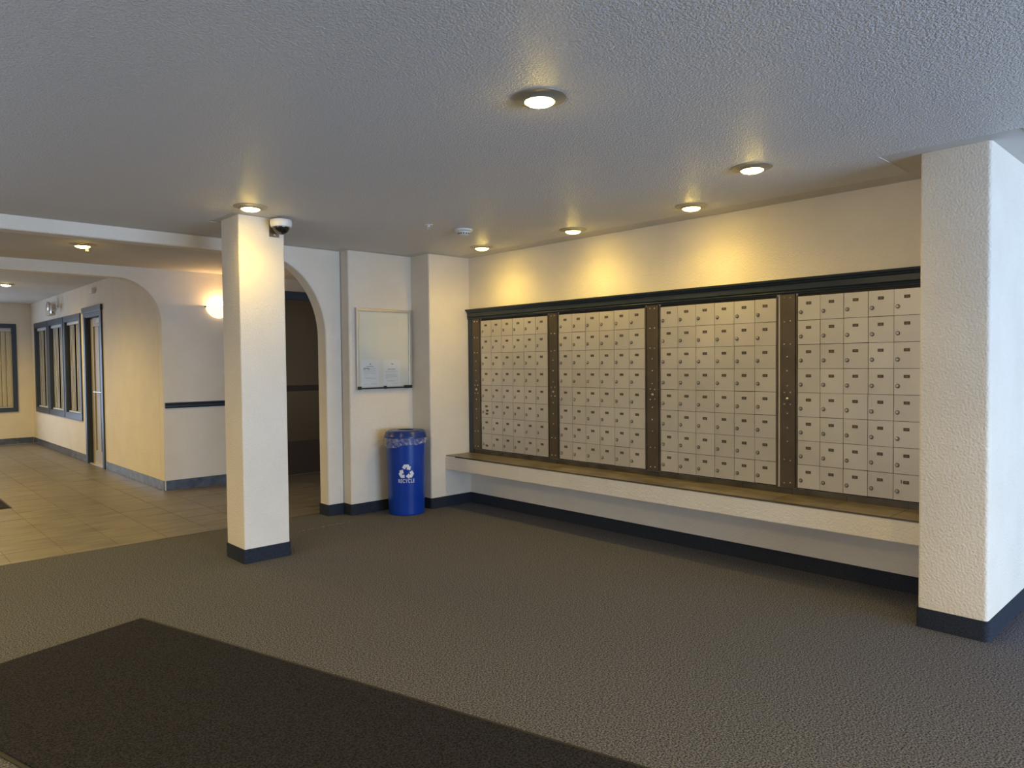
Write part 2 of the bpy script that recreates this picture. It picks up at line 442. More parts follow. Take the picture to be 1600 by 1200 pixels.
for n_, (mb_, nm) in enumerate([
        (MB().box(0.6, 7.2, YF - .08, YF - .07, .06, 2.25), 'window_5'),
        (MB().box(XL - .08, XL - .07, 0.3, 4.1, .4, 2.2), 'window_6'),
        (MB().box(-0.9, 1.7, 17.68, 17.69, .06, 2.41), 'window_7')]):
    o = mb_.build(nm, M['thin_glass']); tag(o, ['glazed entrance screen', 'wide side window', 'glazed lobby doors'][n_], 'window', kind='structure')

# ---- baseboards of dark carpet
def baseboard(name, path, radii, h, mat, label, d=0.009):
    mb = MB(); ribbon(mb, fillet(path, radii, closed=False), d, 0.0, h)
    return tag(mb.build(name, mat, smooth=True), label, 'baseboard', kind='structure')
baseboard('baseboard_back', [(5.15, 6.151), (4.60, 6.151), (4.60, 6.479), (3.821, 6.479), (3.821, 6.627), (3.64, 6.627), (3.64, 6.80)],
          [0, R, 0, R, 0, R, 0], BH, M['base'], 'charcoal carpet skirting along the stepped wall', d=-0.009 * -1)
baseboard('baseboard_right', [(5.15, 1.40), (5.15, 6.142)], [0, 0], BH, M['base'], 'charcoal carpet skirting under the mailbox ledge')

# ---- pillars
P1 = empty('pillar', (2.4715, 5.658, 0), 0, 'free-standing cream plaster pillar with a dome camera at its top', 'pillar')
pts = fillet([(2.284, 5.486), (2.659, 5.486), (2.659, 5.83), (2.284, 5.83)], [0.012] * 4)
MB().prism(pts, 0, H, mi=0).build('shaft', M['plaster'], P1, origin=(2.4715, 5.658, 0), smooth=True).location = (0, 0, 0)
mb = MB(); pp = fillet([(2.284, 5.486), (2.659, 5.486), (2.659, 5.83), (2.284, 5.83)], [0.012] * 4)
pp = pp + [pp[0]]; ribbon(mb, pp[::-1], 0.009, 0, BH)
mb.v = [(a - 2.4715, b_ - 5.658, c) for a, b_, c in mb.v]
mb.build('baseboard', M['base'], P1, smooth=True)

P2 = empty('pillar', (4.9, 1.216, 0), 0, 'broad cream plaster pillar standing at the near end of the mailbox ledge', 'pillar')
pts = fillet([(4.536, 1.042), (5.40, 1.042), (5.40, 1.389), (4.536, 1.389)], [0.022, 0, 0, 0.012])
MB().prism(pts, 0, H).build('shaft', M['plaster'], P2, origin=(4.9, 1.216, 0), smooth=True).location = (0, 0, 0)
mb = MB(); path = fillet([(5.40, 1.042), (4.536, 1.042), (4.536, 1.389), (4.78, 1.389)], [0, 0.022, 0.012, 0], closed=False)
ribbon(mb, path, 0.010, 0, BH)
zz = sum(v_[1] for v_ in mb.v) / len(mb.v)
mb.v = [(a - 4.9, b_ - 1.216, c) for a, b_, c in mb.v]
mb.build('baseboard', M['base'], P2, smooth=True)
o = MB().box(5.405, XR, 1.03, 1.389, 0, H).build('wall_recess', M['plaster'])
tag(o, 'cream wall running on behind the broad pillar', 'wall', kind='structure')
mb = MB(); ribbon(mb, [(XR, 1.03), (5.405, 1.03)], 0.010, 0, BH); tag(mb.build('baseboard_recess', M['base']), 'charcoal carpet skirting beside the broad pillar', 'baseboard', kind='structure')

# ---- tiled baseboards of hall and lobby
def tile_base(name, a, b_, fixed, axis, step, h, sign, label, n0=0.0):
    root = empty(name, (0, 0, 0), 0, label, 'baseboard', kind='structure')
    back = MB()
    if axis == 'y': back.box(min(fixed, fixed + sign * .006), max(fixed, fixed + sign * .006), a, b_, 0, h - .003)
    else: back.box(a, b_, min(fixed, fixed + sign * .006), max(fixed, fixed + sign * .006), 0, h - .003)
    back.build('grout', M['grout'], root)
    p = a - n0; k = 0
    while p < b_ - 0.01:
        q0, q1 = max(p, a) + .0015, min(p + step, b_) - .0015
        if q1 - q0 > .02:
            f0, f1 = sorted((fixed + sign * .005, fixed + sign * .011))
            mb = MB()
            if axis == 'y': mb.box(f0, f1, q0, q1, 0.003, h)
            else: mb.box(q0, q1, f0, f1, 0.003, h)
            mb.build('tile', M['base_tile_sky_tint'], root)
        p += step
    return root
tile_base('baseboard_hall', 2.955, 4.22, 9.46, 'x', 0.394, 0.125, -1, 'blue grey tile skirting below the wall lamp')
tile_base('baseboard_lobby', 9.47, 12.13, 2.945, 'y', 0.40, 0.125, -1, 'blue grey tile skirting, tinted with reflected daylight, between arch and lobby door')
tile_base('baseboard_window', 13.26, 17.59, 2.945, 'y', 0.40, 0.125, -1, 'blue grey tile skirting, tinted with reflected daylight, under the lobby windows')
tile_base('baseboard_far', 1.75, 2.93, 17.6, 'x', 0.30, 0.125, -1, 'blue grey tile skirting, tinted with reflected daylight, along the far lobby wall')
for nm, bx, lab in (('trim_2', (2.944, 2.9555, 9.4485, 9.4595, 0.003, 0.125), 'pale corner edge strip of the tile skirting'),):
    o = MB().box(*bx).build(nm, M['silver']); tag(o, lab, 'trim', kind='structure')

# ---- chair rail on hall wall
o = MB().prism([(9.4599, 1.03), (9.445, 1.032), (9.438, 1.045), (9.441, 1.07), (9.434, 1.088), (9.436, 1.098), (9.4599, 1.102)], 2.965, 4.22, axis='x').build('trim_3', M['navy'])
tag(o, 'dark navy chair rail across the hall wall', 'trim', kind='structure')

# ---- lobby windows
def lobby_window(n_, ya, yb_, label):
    root = empty('window_%d' % n_, (2.945, (ya + yb_) / 2, 0.67), 0, label, 'window', kind='structure')
    X = 2.945
    def L_(mb): mb.v = [(a - X, b_ - (ya + yb_) / 2, c - 0.67) for a, b_, c in mb.v]; return mb
    mb = MB().cells([ya, ya + c_, yb_ - c_, yb_], [0.67, 0.67 + c_, 2.45 - c_, 2.45], lambda y, z: not (ya + c_ < y < yb_ - c_ and .67 + c_ < z < 2.45 - c_), X - 0.02, X - 0.0005, 'x')
    L_(mb).build('casing', M['lobby_navy'], root, bevel=0.004)
    i0, i1, z0, z1 = ya + c_, yb_ - c_, 0.67 + c_, 2.45 - c_
    mb = MB().cells([i0 + .0005, i0 + .02, i1 - .02, i1 - .0005], [z0 + .0005, z0 + .02, z1 - .02, z1 - .0005], lambda y, z: not (i0 + .02 < y < i1 - .02 and z0 + .02 < z < z1 - .02), X - .015, X + .15, 'x')
    L_(mb).build('reveal', M['lobby_navy'], root)
    L_(MB().box(X + .02, X + .12, i0 + .021, i1 - .021, z0 + .021, z0 + .045)).build('sill', M['blanched'], root)
    L_(MB().box(X + .02, X + .10, i0 + .021, i1 - .021, z1 - .07, z1 - .021)).build('headrail', M['blanched'], root)
    L_(MB().box(X + .128, X + .132, i0 + .021, i1 - .021, z0 + .021, z1 - .021)).build('pane', M['brown_gap'], root)
    k = 0; y = i0 + .05
    while y + .10 < i1:
        if k != 5:
            mb = MB(); q = .004
            mb.add([(X + .045, y, z0 + .05), (X + .050 + q, y + .09, z0 + .05), (X + .0515 + q, y + .09, z0 + .05), (X + .0465, y, z0 + .05),
                    (X + .045, y, z1 - .07), (X + .050 + q, y + .09, z1 - .07), (X + .0515 + q, y + .09, z1 - .07), (X + .0465, y, z1 - .07)],
                   [(0, 3, 2, 1), (4, 5, 6, 7), (0, 1, 5, 4), (1, 2, 6, 5), (2, 3, 7, 6), (3, 0, 4, 7)])
            L_(mb).build('slat', M['beige'], root)
        y += .091; k += 1
for n_, ((a_, b_), lab) in enumerate(zip(WIN, ['farthest navy framed lobby window, by the corner of the room', 'middle one of the three navy framed lobby windows', 'navy framed lobby window next to the door'])):
    lobby_window(n_ + 1, a_, b_, lab)
# far window with vertical blinds
W4 = empty('window_4', (2.0, 17.6, 0.67), 0, 'navy framed window with closed vertical blinds in the far lobby wall', 'window', kind='structure')
def L4(mb): mb.v = [(a - 2.0, b_ - 17.6, c - 0.67) for a, b_, c in mb.v]; return mb
L4(MB().cells([1.75, 2.25, 2.60, 2.685], [0.665, 0.75, 2.37, 2.455], lambda x, z: not (x < 2.60 and .75 < z < 2.37), 17.575, 17.5995, 'y')).build('casing', M['lobby_navy'], W4, bevel=0.004)
L4(MB().box(2.26, 2.595, 17.61, 17.63, 0.752, 0.775)).build('sill', M['blanched'], W4)
L4(MB().box(2.26, 2.595, 17.61, 17.65, 2.30, 2.365)).build('headrail', M['blanched'], W4)
L4(MB().box(2.26, 2.595, 17.72, 17.73, 0.752, 2.365)).build('pane', M['brown_gap'], W4)
for k in range(4):
    x = 2.262 + k * .083; zt = .022
    L4(MB().add([(x, 17.635, .78), (x + .080, 17.640 + zt, .78), (x + .080, 17.642 + zt, .78), (x, 17.642, .78), (x, 17.635, 2.31), (x + .080, 17.640 + zt, 2.31), (x + .080, 17.642 + zt, 2.31), (x, 17.642, 2.31)],
       [(0, 3, 2, 1), (4, 5, 6, 7), (0, 1, 5, 4), (1, 2, 6, 5), (2, 3, 7, 6), (3, 0, 4, 7)])).build('slat', M['beige'], W4)

# ---- lobby door
D1 = empty('door_1', (2.945, 12.695, 0), 0, 'beige lobby door with pull handle inside a navy frame', 'door', kind='structure')
def LD(mb): mb.v = [(a - 2.945, b_ - 12.695, c) for a, b_, c in mb.v]; return mb
a_, b_ = DOOR; X = 2.945
LD(MB().cells([a_, a_ + .1, b_ - .1, b_], [0, 2.36, 2.42], lambda y, z: not (a_ + .1 < y < b_ - .1 and z < 2.36), X - .022, X - .0005, 'x')).build('casing', M['lobby_navy'], D1, bevel=0.003)
LD(MB().box(X - .035, X - .0005, a_ - .03, b_ + .03, 2.42, 2.51)).build('header_trim', M['lobby_navy'], D1, bevel=0.006)
LD(MB().cells([a_ + .1005, a_ + .125, b_ - .125, b_ - .1005], [0, 2.345, 2.36], lambda y, z: not (a_ + .125 < y < b_ - .125 and z < 2.345), X - .01, X + .154, 'x')).build('jamb', M['lobby_navy'], D1)
LD(MB().cells([a_ + .127, a_ + .25, b_ - .30, b_ - .127], [0.005, 0.22, 2.20, 2.34], lambda y, z: not (a_ + .25 < y < b_ - .30 and .22 < z < 2.20), X + .055, X + .097, 'x')).build('door_leaf', M['door_paint'], D1)
LD(MB().box(X + .073, X + .079, a_ + .25, b_ - .30, .22, 2.20)).build('pane', M['door_paint'], D1)
for yy in (a_ + .33, a_ + .45):
    LD(MB().box(X + .062, X + .0725, yy, yy + .05, .22, 2.20)).build('glazing_bar', M['brown_gap'], D1)
LD(MB().tube((X + .005, a_ + .15, 1.165), (X + .005, a_ + .62, 1.165), .014).tube((X + .005, a_ + .18, 1.165), (X + .056, a_ + .18, 1.165), .010).tube((X + .005, a_ + .59, 1.165), (X + .056, a_ + .59, 1.165), .010)).build('handle', M['steel'], D1)
LD(MB().box(X + .01, X + .054, a_ + .16, a_ + .42, 2.24, 2.31).box(X + .02, X + .035, a_ + .2, a_ + .6, 2.30, 2.315)).build('door_closer', M['blanched'], D1)
LD(MB().box(X + .0, X + .16, a_ + .125, b_ - .125, 0.0, .012)).build('threshold', M['silver'], D1)

# ---- elevator
EL = empty('door_2', (4.8, 9.46, 0), 0, 'dark bronze elevator door under a navy header seen through the arch', 'door', kind='structure')
def LE(mb): mb.v = [(a - 4.8, b_ - 9.46, c) for a, b_, c in mb.v]; return mb
LE(MB().box(4.28, 5.95, 9.425, 9.4595, 2.475, 2.59)).build('header_trim', M['navy'], EL, bevel=0.006)
LE(MB().box(4.28, 4.38, 9.43, 9.4595, 0, 2.475)).build('casing', M['navy'], EL, bevel=0.004)
LE(MB().box(5.85, 5.95, 9.43, 9.4595, 0, 2.475)).build('casing', M['navy'], EL, bevel=0.004)
for x0, x1 in ((4.38, 5.11), (5.115, 5.85)):
    LE(MB().box(x0, x1, 9.445, 9.4595, 0.012, 2.475)).build('door_panel', M['elevator'], EL)
LE(MB().box(4.38, 5.85, 9.432, 9.4449, 1.19, 1.27)).build('push_rail', M['brown_gap'], EL, bevel=0.003)
LE(MB().box(4.38, 5.85, 9.436, 9.4449, 0.012, 0.48)).build('kick_plate', M['brown_gap'], EL, bevel=0.003)

# ================================================================== MAILBOX WALL
# crown moulding and casing
prof = [(MX - .001, 2.045), (5.125, 2.045), (5.118, 2.055), (5.126, 2.066), (5.117, 2.072), (5.119, 2.112), (5.110, 2.118), (5.105, 2.130), (5.092, 2.136), (5.088, 2.152), (MX - .001, 2.152)]
mb = MB(); n = len(prof)
mb.v = [(p[0], 1.392, p[1]) for p in prof] + [(p[0], 6.148, p[1]) for p in prof]
for i in range(n): mb.f.append([i, (i + 1) % n, n + (i + 1) % n, n + i]); mb.mi.append(0)
mb.f += [list(range(n)), list(range(n, 2 * n))]; mb.mi += [0, 0]
CR = mb.build('crown_moulding', M['navy'])
tag(CR, 'long dark navy moulding along the top of the mailboxes', 'moulding')
o = MB().box(5.128, MX - .0002, 6.080, 6.146, 0.556, 2.0445).build('side_casing', M['navy'], bevel=0.004)
tag(o, 'dark navy upright board closing the far end of the mailboxes', 'casing')

BZ0, BZ1 = 0.612, 2.020
ROWH = (BZ1 - BZ0) / 8
door_w, door_h = 0.1715, ROWH
# shared meshes, local origin at the door's centre, facing -X
g = 0.0016
dm = MB().box(-0.006, 0.0, -door_w / 2 + g, door_w / 2 - g, -door_h / 2 + g, door_h / 2 - g)
door_me = dm.mesh('mailbox_door', M['anodised'])
lk = MB(); lk.lathe([(0.0, -0.0105), (0.0070, -0.0105), (0.0085, -0.0095), (0.0100, -0.004)], (0, 0, 0), 14, 0, 'x')
lk.lathe([(0.0100, -0.004), (0.0140, -0.0035), (0.0148, -0.0)], (0, 0, 0), 14, 2, 'x')
lk.box(-0.0109, -0.0104, -0.0009, 0.0009, -0.0042, 0.0042, 1)
lock_me = lk.mesh('lock', [M['chrome'], M['keyhole'], M['lock_rim']])
pl = MB().box(-0.0018, 0.0, -0.0195, 0.0195, -0.0105, 0.0105, 0)
for k in range(3): pl.box(-0.0022, -0.0017, -0.009 + k * .0066, -0.0052 + k * .0066, -0.0035, 0.0035, 1)
plate_me = pl.mesh('number_plate', [M['plate'], M['plate_mark']])

def link(name, me, parent, loc, rot=None):
    o_ = bpy.data.objects.new(name, me); COL.objects.link(o_); o_.parent = parent; o_.location = loc
    if rot: o_.rotation_euler = rot
    return o_

def mailbox_bank(y_hi, y_lo, cols, label, extra=None):
    """doors run from the far end (y_hi) towards the camera (y_lo)"""
    root = empty('mailbox_bank', (MX, (y_hi + y_lo) / 2, BZ0), 0, label, 'mailboxes', 'banks of apartment mailboxes')
    yc = (y_hi + y_lo) / 2
    mb = MB().box(-0.0065, -0.0003, y_lo - yc, y_hi - yc, -0.008, BZ1 - BZ0 + 0.0235)
    mb.build('back_panel', M['gap'], root)
    wcol = (y_hi - y_lo) / cols
    s_ = (wcol) / door_w
    for c in range(cols):
        for r_ in range(8):
            y = y_hi - yc - (c + .5) * wcol; z = (BZ1 - BZ0) - (r_ + .5) * ROWH
            d = link('mailbox_door', door_me, root, (-0.0068 - random.uniform(0, .0012), y + random.uniform(-.0006, .0006), z + random.uniform(-.0007, .0007)),
                     (random.uniform(-.003, .003), random.uniform(-.006, .006), random.uniform(-.010, .010)))
            d.scale = (1, s_ * .998, 1)
            # left side of a door (as one faces the wall) is the far, high-Y side
            link('lock', lock_me, d, (-0.006, door_w * .355 + random.uniform(-.001, .001), -door_h * .165 + random.uniform(-.0012, .0012)), (random.uniform(-.8, .8), 0, 0))
            pz = door_h * .20
            if extra == 'far' and c == 0 and r_ == 7: pz = -door_h * .24
            link('number_plate', plate_me, d, (-0.006, 0.002, pz))
            if extra == 'far' and c == 0 and r_ == 5:
                link('number_plate', plate_me, d, (-0.006, -.010, -0.012)); link('number_plate', plate_me, d, (-0.006, -.004, -0.045))
            if extra == 'near' and c == 4 and r_ == 7:
                MB().box(-0.0068, -0.0059, .030, .036, .026, .050).build('pry_mark', M['keyhole'], d)
    # thin bronze side frames
    for yy in (y_hi - yc, y_lo - yc - .012):
        MB().box(-0.016, -0.0003, yy, yy + .012, -0.008, BZ1 - BZ0 + .010).build('side_frame', M['bronze'], root, bevel=0.002)
    return root
mailbox_bank(5.938, 4.928, 6, 'mailbox bank farthest along the wall, nearest the recycling bin', 'far')
mailbox_bank(4.775, 3.752, 6, 'second mailbox bank from the navy end casing')
mailbox_bank(3.590, 2.552, 6, 'third mailbox bank from the navy end casing')
mailbox_bank(2.386, 1.400, 6, 'mailbox bank partly hidden behind the broad pillar', 'near')

def lock_panel(y_hi, y_lo, label):
    yc = (y_hi + y_lo) / 2; W = y_hi - y_lo; z0, z1 = BZ0 - .006, BZ1 + .0235; HH = z1 - z0
    root = empty('lock_panel', (MX, yc, z0), 0, label, 'metal panel', 'bronze access panels between the mailbox banks')
    MB().box(-0.020, -0.0003, -W / 2, W / 2, 0, HH).build('panel', M['bronze'], root, bevel=0.002)
    sc = MB()
    def screw(y, v_): sc.lathe([(0.0, -.0262), (.0035, -.0255), (.0055, -.0235), (.0062, -.0198)], (0, y, HH * (1 - v_)), 8, 0, 'x')
    for v_ in (.02, .141, .259, .507, .567, .857, .976):
        for q in (-.024, .022): screw(q, v_ + random.uniform(-.002, .002))
    for v_ in (.323, .395, .472, .615, .69, .76): screw(random.uniform(-.003, .003), v_)
    tag(sc.build('screws', M['steel'], root, smooth=True), 'small bright screws', kind='stuff')
    lk2 = MB(); lk2.lathe([(0.0, -.030), (.006, -.030), (.009, -.028), (.0125, -.0235), (.0135, -.0198)], (0, 0, HH * .46), 14, 0, 'x')
    lk2.box(-.0306, -.0298, -.001, .001, HH * .46 - .006, HH * .46 + .004, 1)
    lk2.build('master_lock', [M['chrome'], M['keyhole']], root, smooth=True)
lock_panel(6.072, 5.958, 'bronze access panel beside the navy end casing')
lock_panel(4.905, 4.795, 'bronze access panel between the farthest and the second mailbox bank')
lock_panel(3.728, 3.612, 'bronze access panel between the second and third mailbox banks')
lock_panel(2.520, 2.404, 'bronze access panel between the third bank and the one behind the pillar')

# ---- ledge
LZ = 0.560; LB = 0.407; LX = 4.789
LEDGE = empty('ledge', (MX, 3.75, LB), 0, 'long cream plaster ledge topped with brown tiles below the mailboxes', 'ledge')
def LL(mb): mb.v = [(a - MX, b_ - 3.75, c - LB) for a, b_, c in mb.v]; return mb
LL(MB().box(LX, MX - .0005, 1.392, 6.149, LB, LZ - .010)).build('shelf', M['plaster'], LEDGE, bevel=0.006)
LL(MB().box(LX - .0008, LX + .0055, 1.394, 5.545, LZ - .0095, LZ + .0005)).build('edge_joint', M['bronze'], LEDGE)
LL(MB().box(LX - .0012, LX + .003, 1.394, 5.545, LZ - .0135, LZ - .010)).build('metal_edge', M['silver'], LEDGE)
LL(MB().box(LX - .0012, LX + .0055, 5.55, 5.98, LZ - .010, LZ + .0015)).build('edge_tape', M['black'], LEDGE)
p = 1.635 - .397; k = 0
while p < 6.14:
    q0, q1 = max(p, 1.396) + .0018, min(p + .397, 6.149) - .0018
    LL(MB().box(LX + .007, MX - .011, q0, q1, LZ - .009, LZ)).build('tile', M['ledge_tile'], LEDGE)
    LL(MB().box(MX - .010, MX - .001, q0, q1, LZ - .009, 0.6015)).build('riser_tile_shaded', M['riser_tile_shaded'], LEDGE)
    p += .397
LL(MB().box(LX + .006, MX - .0005, 1.394, 6.147, LZ - .0099, LZ - .003)).build('grout', M['grout'], LEDGE)

sf = MB()
for k in range(70):
    y = random.choice([random.uniform(2.2, 4.6), random.uniform(2.9, 4.3)]); z = random.choice([LB + random.uniform(.006, .02), LB + random.uniform(.03, .055), LZ - random.uniform(.012, .02)])
    l = random.uniform(.008, .05); hgt = random.uniform(.0012, .004)
    sf.box(LX - .0006, LX + .001, y, y + l, z, z + hgt)
LL(sf); tag(sf.build('scuffs', simple('chipped_white', (0.93, 0.92, 0.90), 0.6), LEDGE), 'pale chips and scuffs along the plaster front', kind='stuff')

# ================================================================== RECYCLING BIN
BX, BY = 4.315, 6.205
ang = math.atan2(-BY, -BX)            # its print faces the entrance
BIN = empty('recycling_bin', (BX, BY, 0), 0, 'round blue recycling bin with clear liner standing in the wall corner', 'bin')
def rbody(z): return 0.186 + 0.019 * z / 0.80
prof = [(0.0, 0.004), (0.168, 0.004), (0.172, 0.0), (0.183, 0.0), (0.187, 0.006), (0.187, 0.02)] + [(rbody(z), z) for z in (0.03, 0.2, 0.4, 0.6, 0.79)] + [(0.212, 0.795), (0.213, 0.81), (0.200, 0.81)]
MB().lathe(prof, n=64).build('body', M['blue'], BIN, smooth=True)
prof = [(0.216, 0.790), (0.222, 0.792), (0.224, 0.806), (0.219, 0.820), (0.214, 0.826), (0.212, 0.842), (0.204, 0.856), (0.184, 0.866), (0.176, 0.862), (0.165, 0.862), (0.150, 0.868), (0.095, 0.872), (0.085, 0.870), (0.083, 0.845)]
LID = MB().lathe(prof, n=64).build('lid', M['lid_blue'], BIN, smooth=True)
MB().lathe([(0.0, 0.844), (0.084, 0.846)], n=40).build('opening', M['black'], LID)
# liner: crinkled skirt hanging from under the lid
mb = MB(); NA, NZ = 180, 7
vs = []
for j in range(NZ):
    t = j / (NZ - 1)
    for k in range(NA):
        a = 2 * PI * k / NA
        rel = (a - ang + PI) % (2 * PI) - PI        # 0 = front; + is to the viewer's right/left
        low = 0.718 + 0.030 * math.sin(rel * 1.0 + 0.2) + 0.007 * math.sin(5 * a) + 0.004 * math.sin(13 * a + 1)
        z = 0.796 * (1 - t) + low * t
        r = 0.2245 + 0.004 * t + (0.0035 * math.sin(23 * a + 3 * t) + 0.0025 * math.sin(41 * a + 6 * t)) * (0.3 + t) + 0.006 * t * max(0, math.sin(rel * 1.0))
        vs.append((r * math.cos(a), r * math.sin(a), z))
fs = [(j * NA + k, j * NA + (k + 1) % NA, (j + 1) * NA + (k + 1) % NA, (j + 1) * NA + k) for j in range(NZ - 1) for k in range(NA)]
mb.add(vs, fs); tag(mb.build('liner', M['liner'], BIN, smooth=True), 'clear crinkled plastic bag folded over the rim')
# print: three chasing arrows and the word, wrapped onto the body
import bmesh
def wrap_print(name, tris_v, tris_f, zc, parent):
    vs = []
    for (x, y) in tris_v:
        z = zc + y; r = rbody(z) + 0.0009; a = ang + x / r
        vs.append((r * math.cos(a), r * math.sin(a), z))
    me = bpy.data.meshes.new(name); me.from_pydata(vs, [], tris_f); me.update(); me.materials.append(M['bin_print'])
    o_ = bpy.data.objects.new(name, me); COL.objects.link(o_); o_.parent = parent; return o_
A0 = [(-.465, .486), (-.255, .85), (.255, .85), (.41, .58), (.53, .65), (.435, .178), (-.02, .33), (.10, .40), (0, .57), (-.153, .306)]
bm = bmesh.new()
for k in range(3):
    th = -2 * PI * k / 3; c, s_ = math.cos(th), math.sin(th)
    f = bm.faces.new([bm.verts.new(((x * c - y * s_) * .092, (x * s_ + y * c) * .092, 0)) for x, y in A0])
bmesh.ops.triangulate(bm, faces=bm.faces[:])
bmesh.ops.subdivide_edges(bm, edges=bm.edges[:], cuts=3, use_grid_fill=True)
bmesh.ops.triangulate(bm, faces=bm.faces[:])
bm.verts.index_update()
tag(wrap_print('recycling_symbol', [(v_.co.x, v_.co.y) for v_ in bm.verts], [[v_.index for v_ in f.verts] for f in bm.faces], 0.452, BIN), 'white three-arrow recycling symbol')
bm.free()
tc = bpy.data.curves.new('word', 'FONT'); tc.body = 'RECYCLE'; tc.size = 0.052; tc.align_x = 'CENTER'; tc.offset = 0.0005; tc.space_character = 1.12
to = bpy.data.objects.new('word', tc); COL.objects.link(to)
dg = bpy.context.evaluated_depsgraph_get(); dg.update()
me = bpy.data.meshes.new_from_object(to.evaluated_get(dg))
xs = [v_.co.x for v_ in me.vertices]; wdt = max(xs) - min(xs); sc_ = 0.168 / wdt
tv = [(v_.co.x * sc_, v_.co.y * sc_ * 1.4) for v_ in me.vertices]; tf = [list(p_.vertices) for p_ in me.polygons]
bpy.data.objects.remove(to); 
tag(wrap_print('recycle_lettering', tv, tf, 0.342, BIN), 'white word RECYCLE')

# ================================================================== NOTICE BOARD
NB = empty('notice_board', (4.232, 6.479, 1.718), 0, 'upright notice board in a thin aluminium frame on the cream wall', 'notice board')
hw, hh = 0.340, 0.421
MB().box(-hw + .012, hw - .012, -0.020, -0.001, -hh + .012, hh - .012).build('board_panel', M['board'], NB)
fwid = 0.030
for nm, pts in (('frame_top', [(-hw, hh), (hw, hh), (hw - fwid, hh - fwid), (-hw + fwid, hh - fwid)]),
                ('frame_bottom', [(-hw, -hh), (hw, -hh), (hw - .016, -hh + .016), (-hw + .016, -hh + .016)]),
                ('frame_side', [(-hw, -hh), (-hw + fwid, -hh + .016), (-hw + fwid, hh - fwid), (-hw, hh)]),
                ('frame_side', [(hw, -hh), (hw, hh), (hw - fwid, hh - fwid), (hw - fwid, -hh + .016)])):
    MB().prism(pts, -0.038, -0.001, axis='y').build(nm, M['silver'] if nm != 'frame_bottom' else M['black'], NB, bevel=0.002)
MB().box(-hw + .028, hw - .028, -0.0275, -0.0265, -hh + .016, hh - .028).build('glass_front', M['thin_glass'], NB)
for x0, x1 in ((-hw - .002, -hw + .045), (-.022, .012), (.235, hw + .002)):
    MB().box(x0, x1, -0.0405, -0.0385, -hh - .003, -hh + .030).build('corner_clip', M['black'], NB, bevel=0.001)

def notice(xc, zc, label, head, rows):
    root = MB().box(-.108, .108, -.0006, 0, -.140, .140).build('notice_paper', M['paper'], loc=(4.232 + xc, 6.479 - .0208, 1.718 + zc))
    tag(root, label, 'paper', 'paper notices inside the notice board')
    ink = MB()
    for x0, x1, z0, z1 in head: ink.box(x0, x1, -.0009, -.0006, z0, z1)
    ink.build('heading', M['ink'], root)
    g_ = MB()
    for z, x0, x1 in rows:
        x = x0
        while x < x1:
            l = random.uniform(.006, .017); g_.box(x, min(x + l, x1), -.0009, -.0006, z, z + .0032); x += l + .0035
    g_.build('text_lines', M['grey_ink'], root)
notice(-.178, -.253, 'white notice with heavy black heading lines, on the side towards the arch',
       [(-.008, .010, .092, .098), (-.002, .014, .088, .093), (-.045, .045, .066, .071), (-.080, -.010, .046, .053), (-.080, -.055, .034, .040), (-.035, -.005, .034, .040)],
       [(.047, -.004, .075), (.035, .0, .06), (.020, -.078, .075), (.010, -.078, .03), (-.006, -.078, .07), (-.026, -.07, -.03), (-.046, -.07, .01), (-.060, -.06, .075), (-.118, -.07, -.04), (-.116, .01, .08)])
notice(.092, -.253, 'white notice with plain grey paragraphs, on the side towards the bin',
       [(-.008, .012, .092, .098), (-.002, .016, .088, .093), (-.055, .045, .034, .039)],
       [(.014, -.085, .078), (.004, -.085, .07), (-.018, -.085, .06), (-.028, -.085, .05), (-.038, -.085, .078), (-.048, -.085, .075), (-.058, -.085, -.05), (-.085, -.07, .078), (-.095, -.06, .03), (-.118, -.085, -.05), (-.118, .0, .075)])

# ================================================================== DOWNLIGHTS
def downlight(x, y, z, label, group, mat, power=1.0):
    root = empty('ceiling_light', (x, y, z), 0, label, 'ceiling light', group)
    MB().lathe([(0.119, 0.0), (0.119, -0.004), (0.112, -0.006), (0.090, -0.009), (0.074, -0.016), (0.070, -0.020), (0.066, -0.020), (0.064, -0.010)], n=48).build('trim_ring', M['trim_nickel'], root, smooth=True)
    MB().lathe([(0.0655, -0.014), (0.063, -0.020), (0.056, -0.0265), (0.044, -0.031), (0.028, -0.034), (0.010, -0.0355), (0.0, -0.0357)], n=32).build('lens', mat, root, smooth=True)
    ld = bpy.data.lights.new('lamp_light', 'SPOT'); ld.energy = SPOT_POWER * power; ld.color = LAMP_COLOR
    ld.spot_size = math.radians(160); ld.spot_blend = 1.0; ld.shadow_soft_size = 0.05
    lo = bpy.data.objects.new('lamp_light', ld); COL.objects.link(lo); lo.parent = root; lo.location = (0, 0, -0.09)
    return root
g1 = 'recessed ceiling lights of the entrance room'
for x, y, lab in ((2.285, 2.228, 'largest looking downlight, alone in the middle of the ceiling'),
                  (4.050, 2.165, 'ceiling downlight set out of line with the wall row, near the broad pillar'),
                  (4.705, 3.006, 'downlight in the row along the mailbox wall, nearest the broad pillar'),
                  (4.735, 4.222, 'middle downlight of the row along the mailbox wall'),
                  (4.727, 5.432, 'downlight in the corner above the farthest mailbox bank'),
                  (2.240, 5.155, 'downlight just in front of the free-standing pillar')):
    downlight(x, y, H - .004, lab, g1, M['lamp'])
downlight(1.79, 8.03, H2, 'hall downlight beside a small sprinkler', 'hall and lobby ceiling lights', M['lamp_far'], 4.0)
downlight(1.962, 13.62, H3, 'lobby downlight beyond the second arch', 'hall and lobby ceiling lights', M['lamp_far'], 4.0)
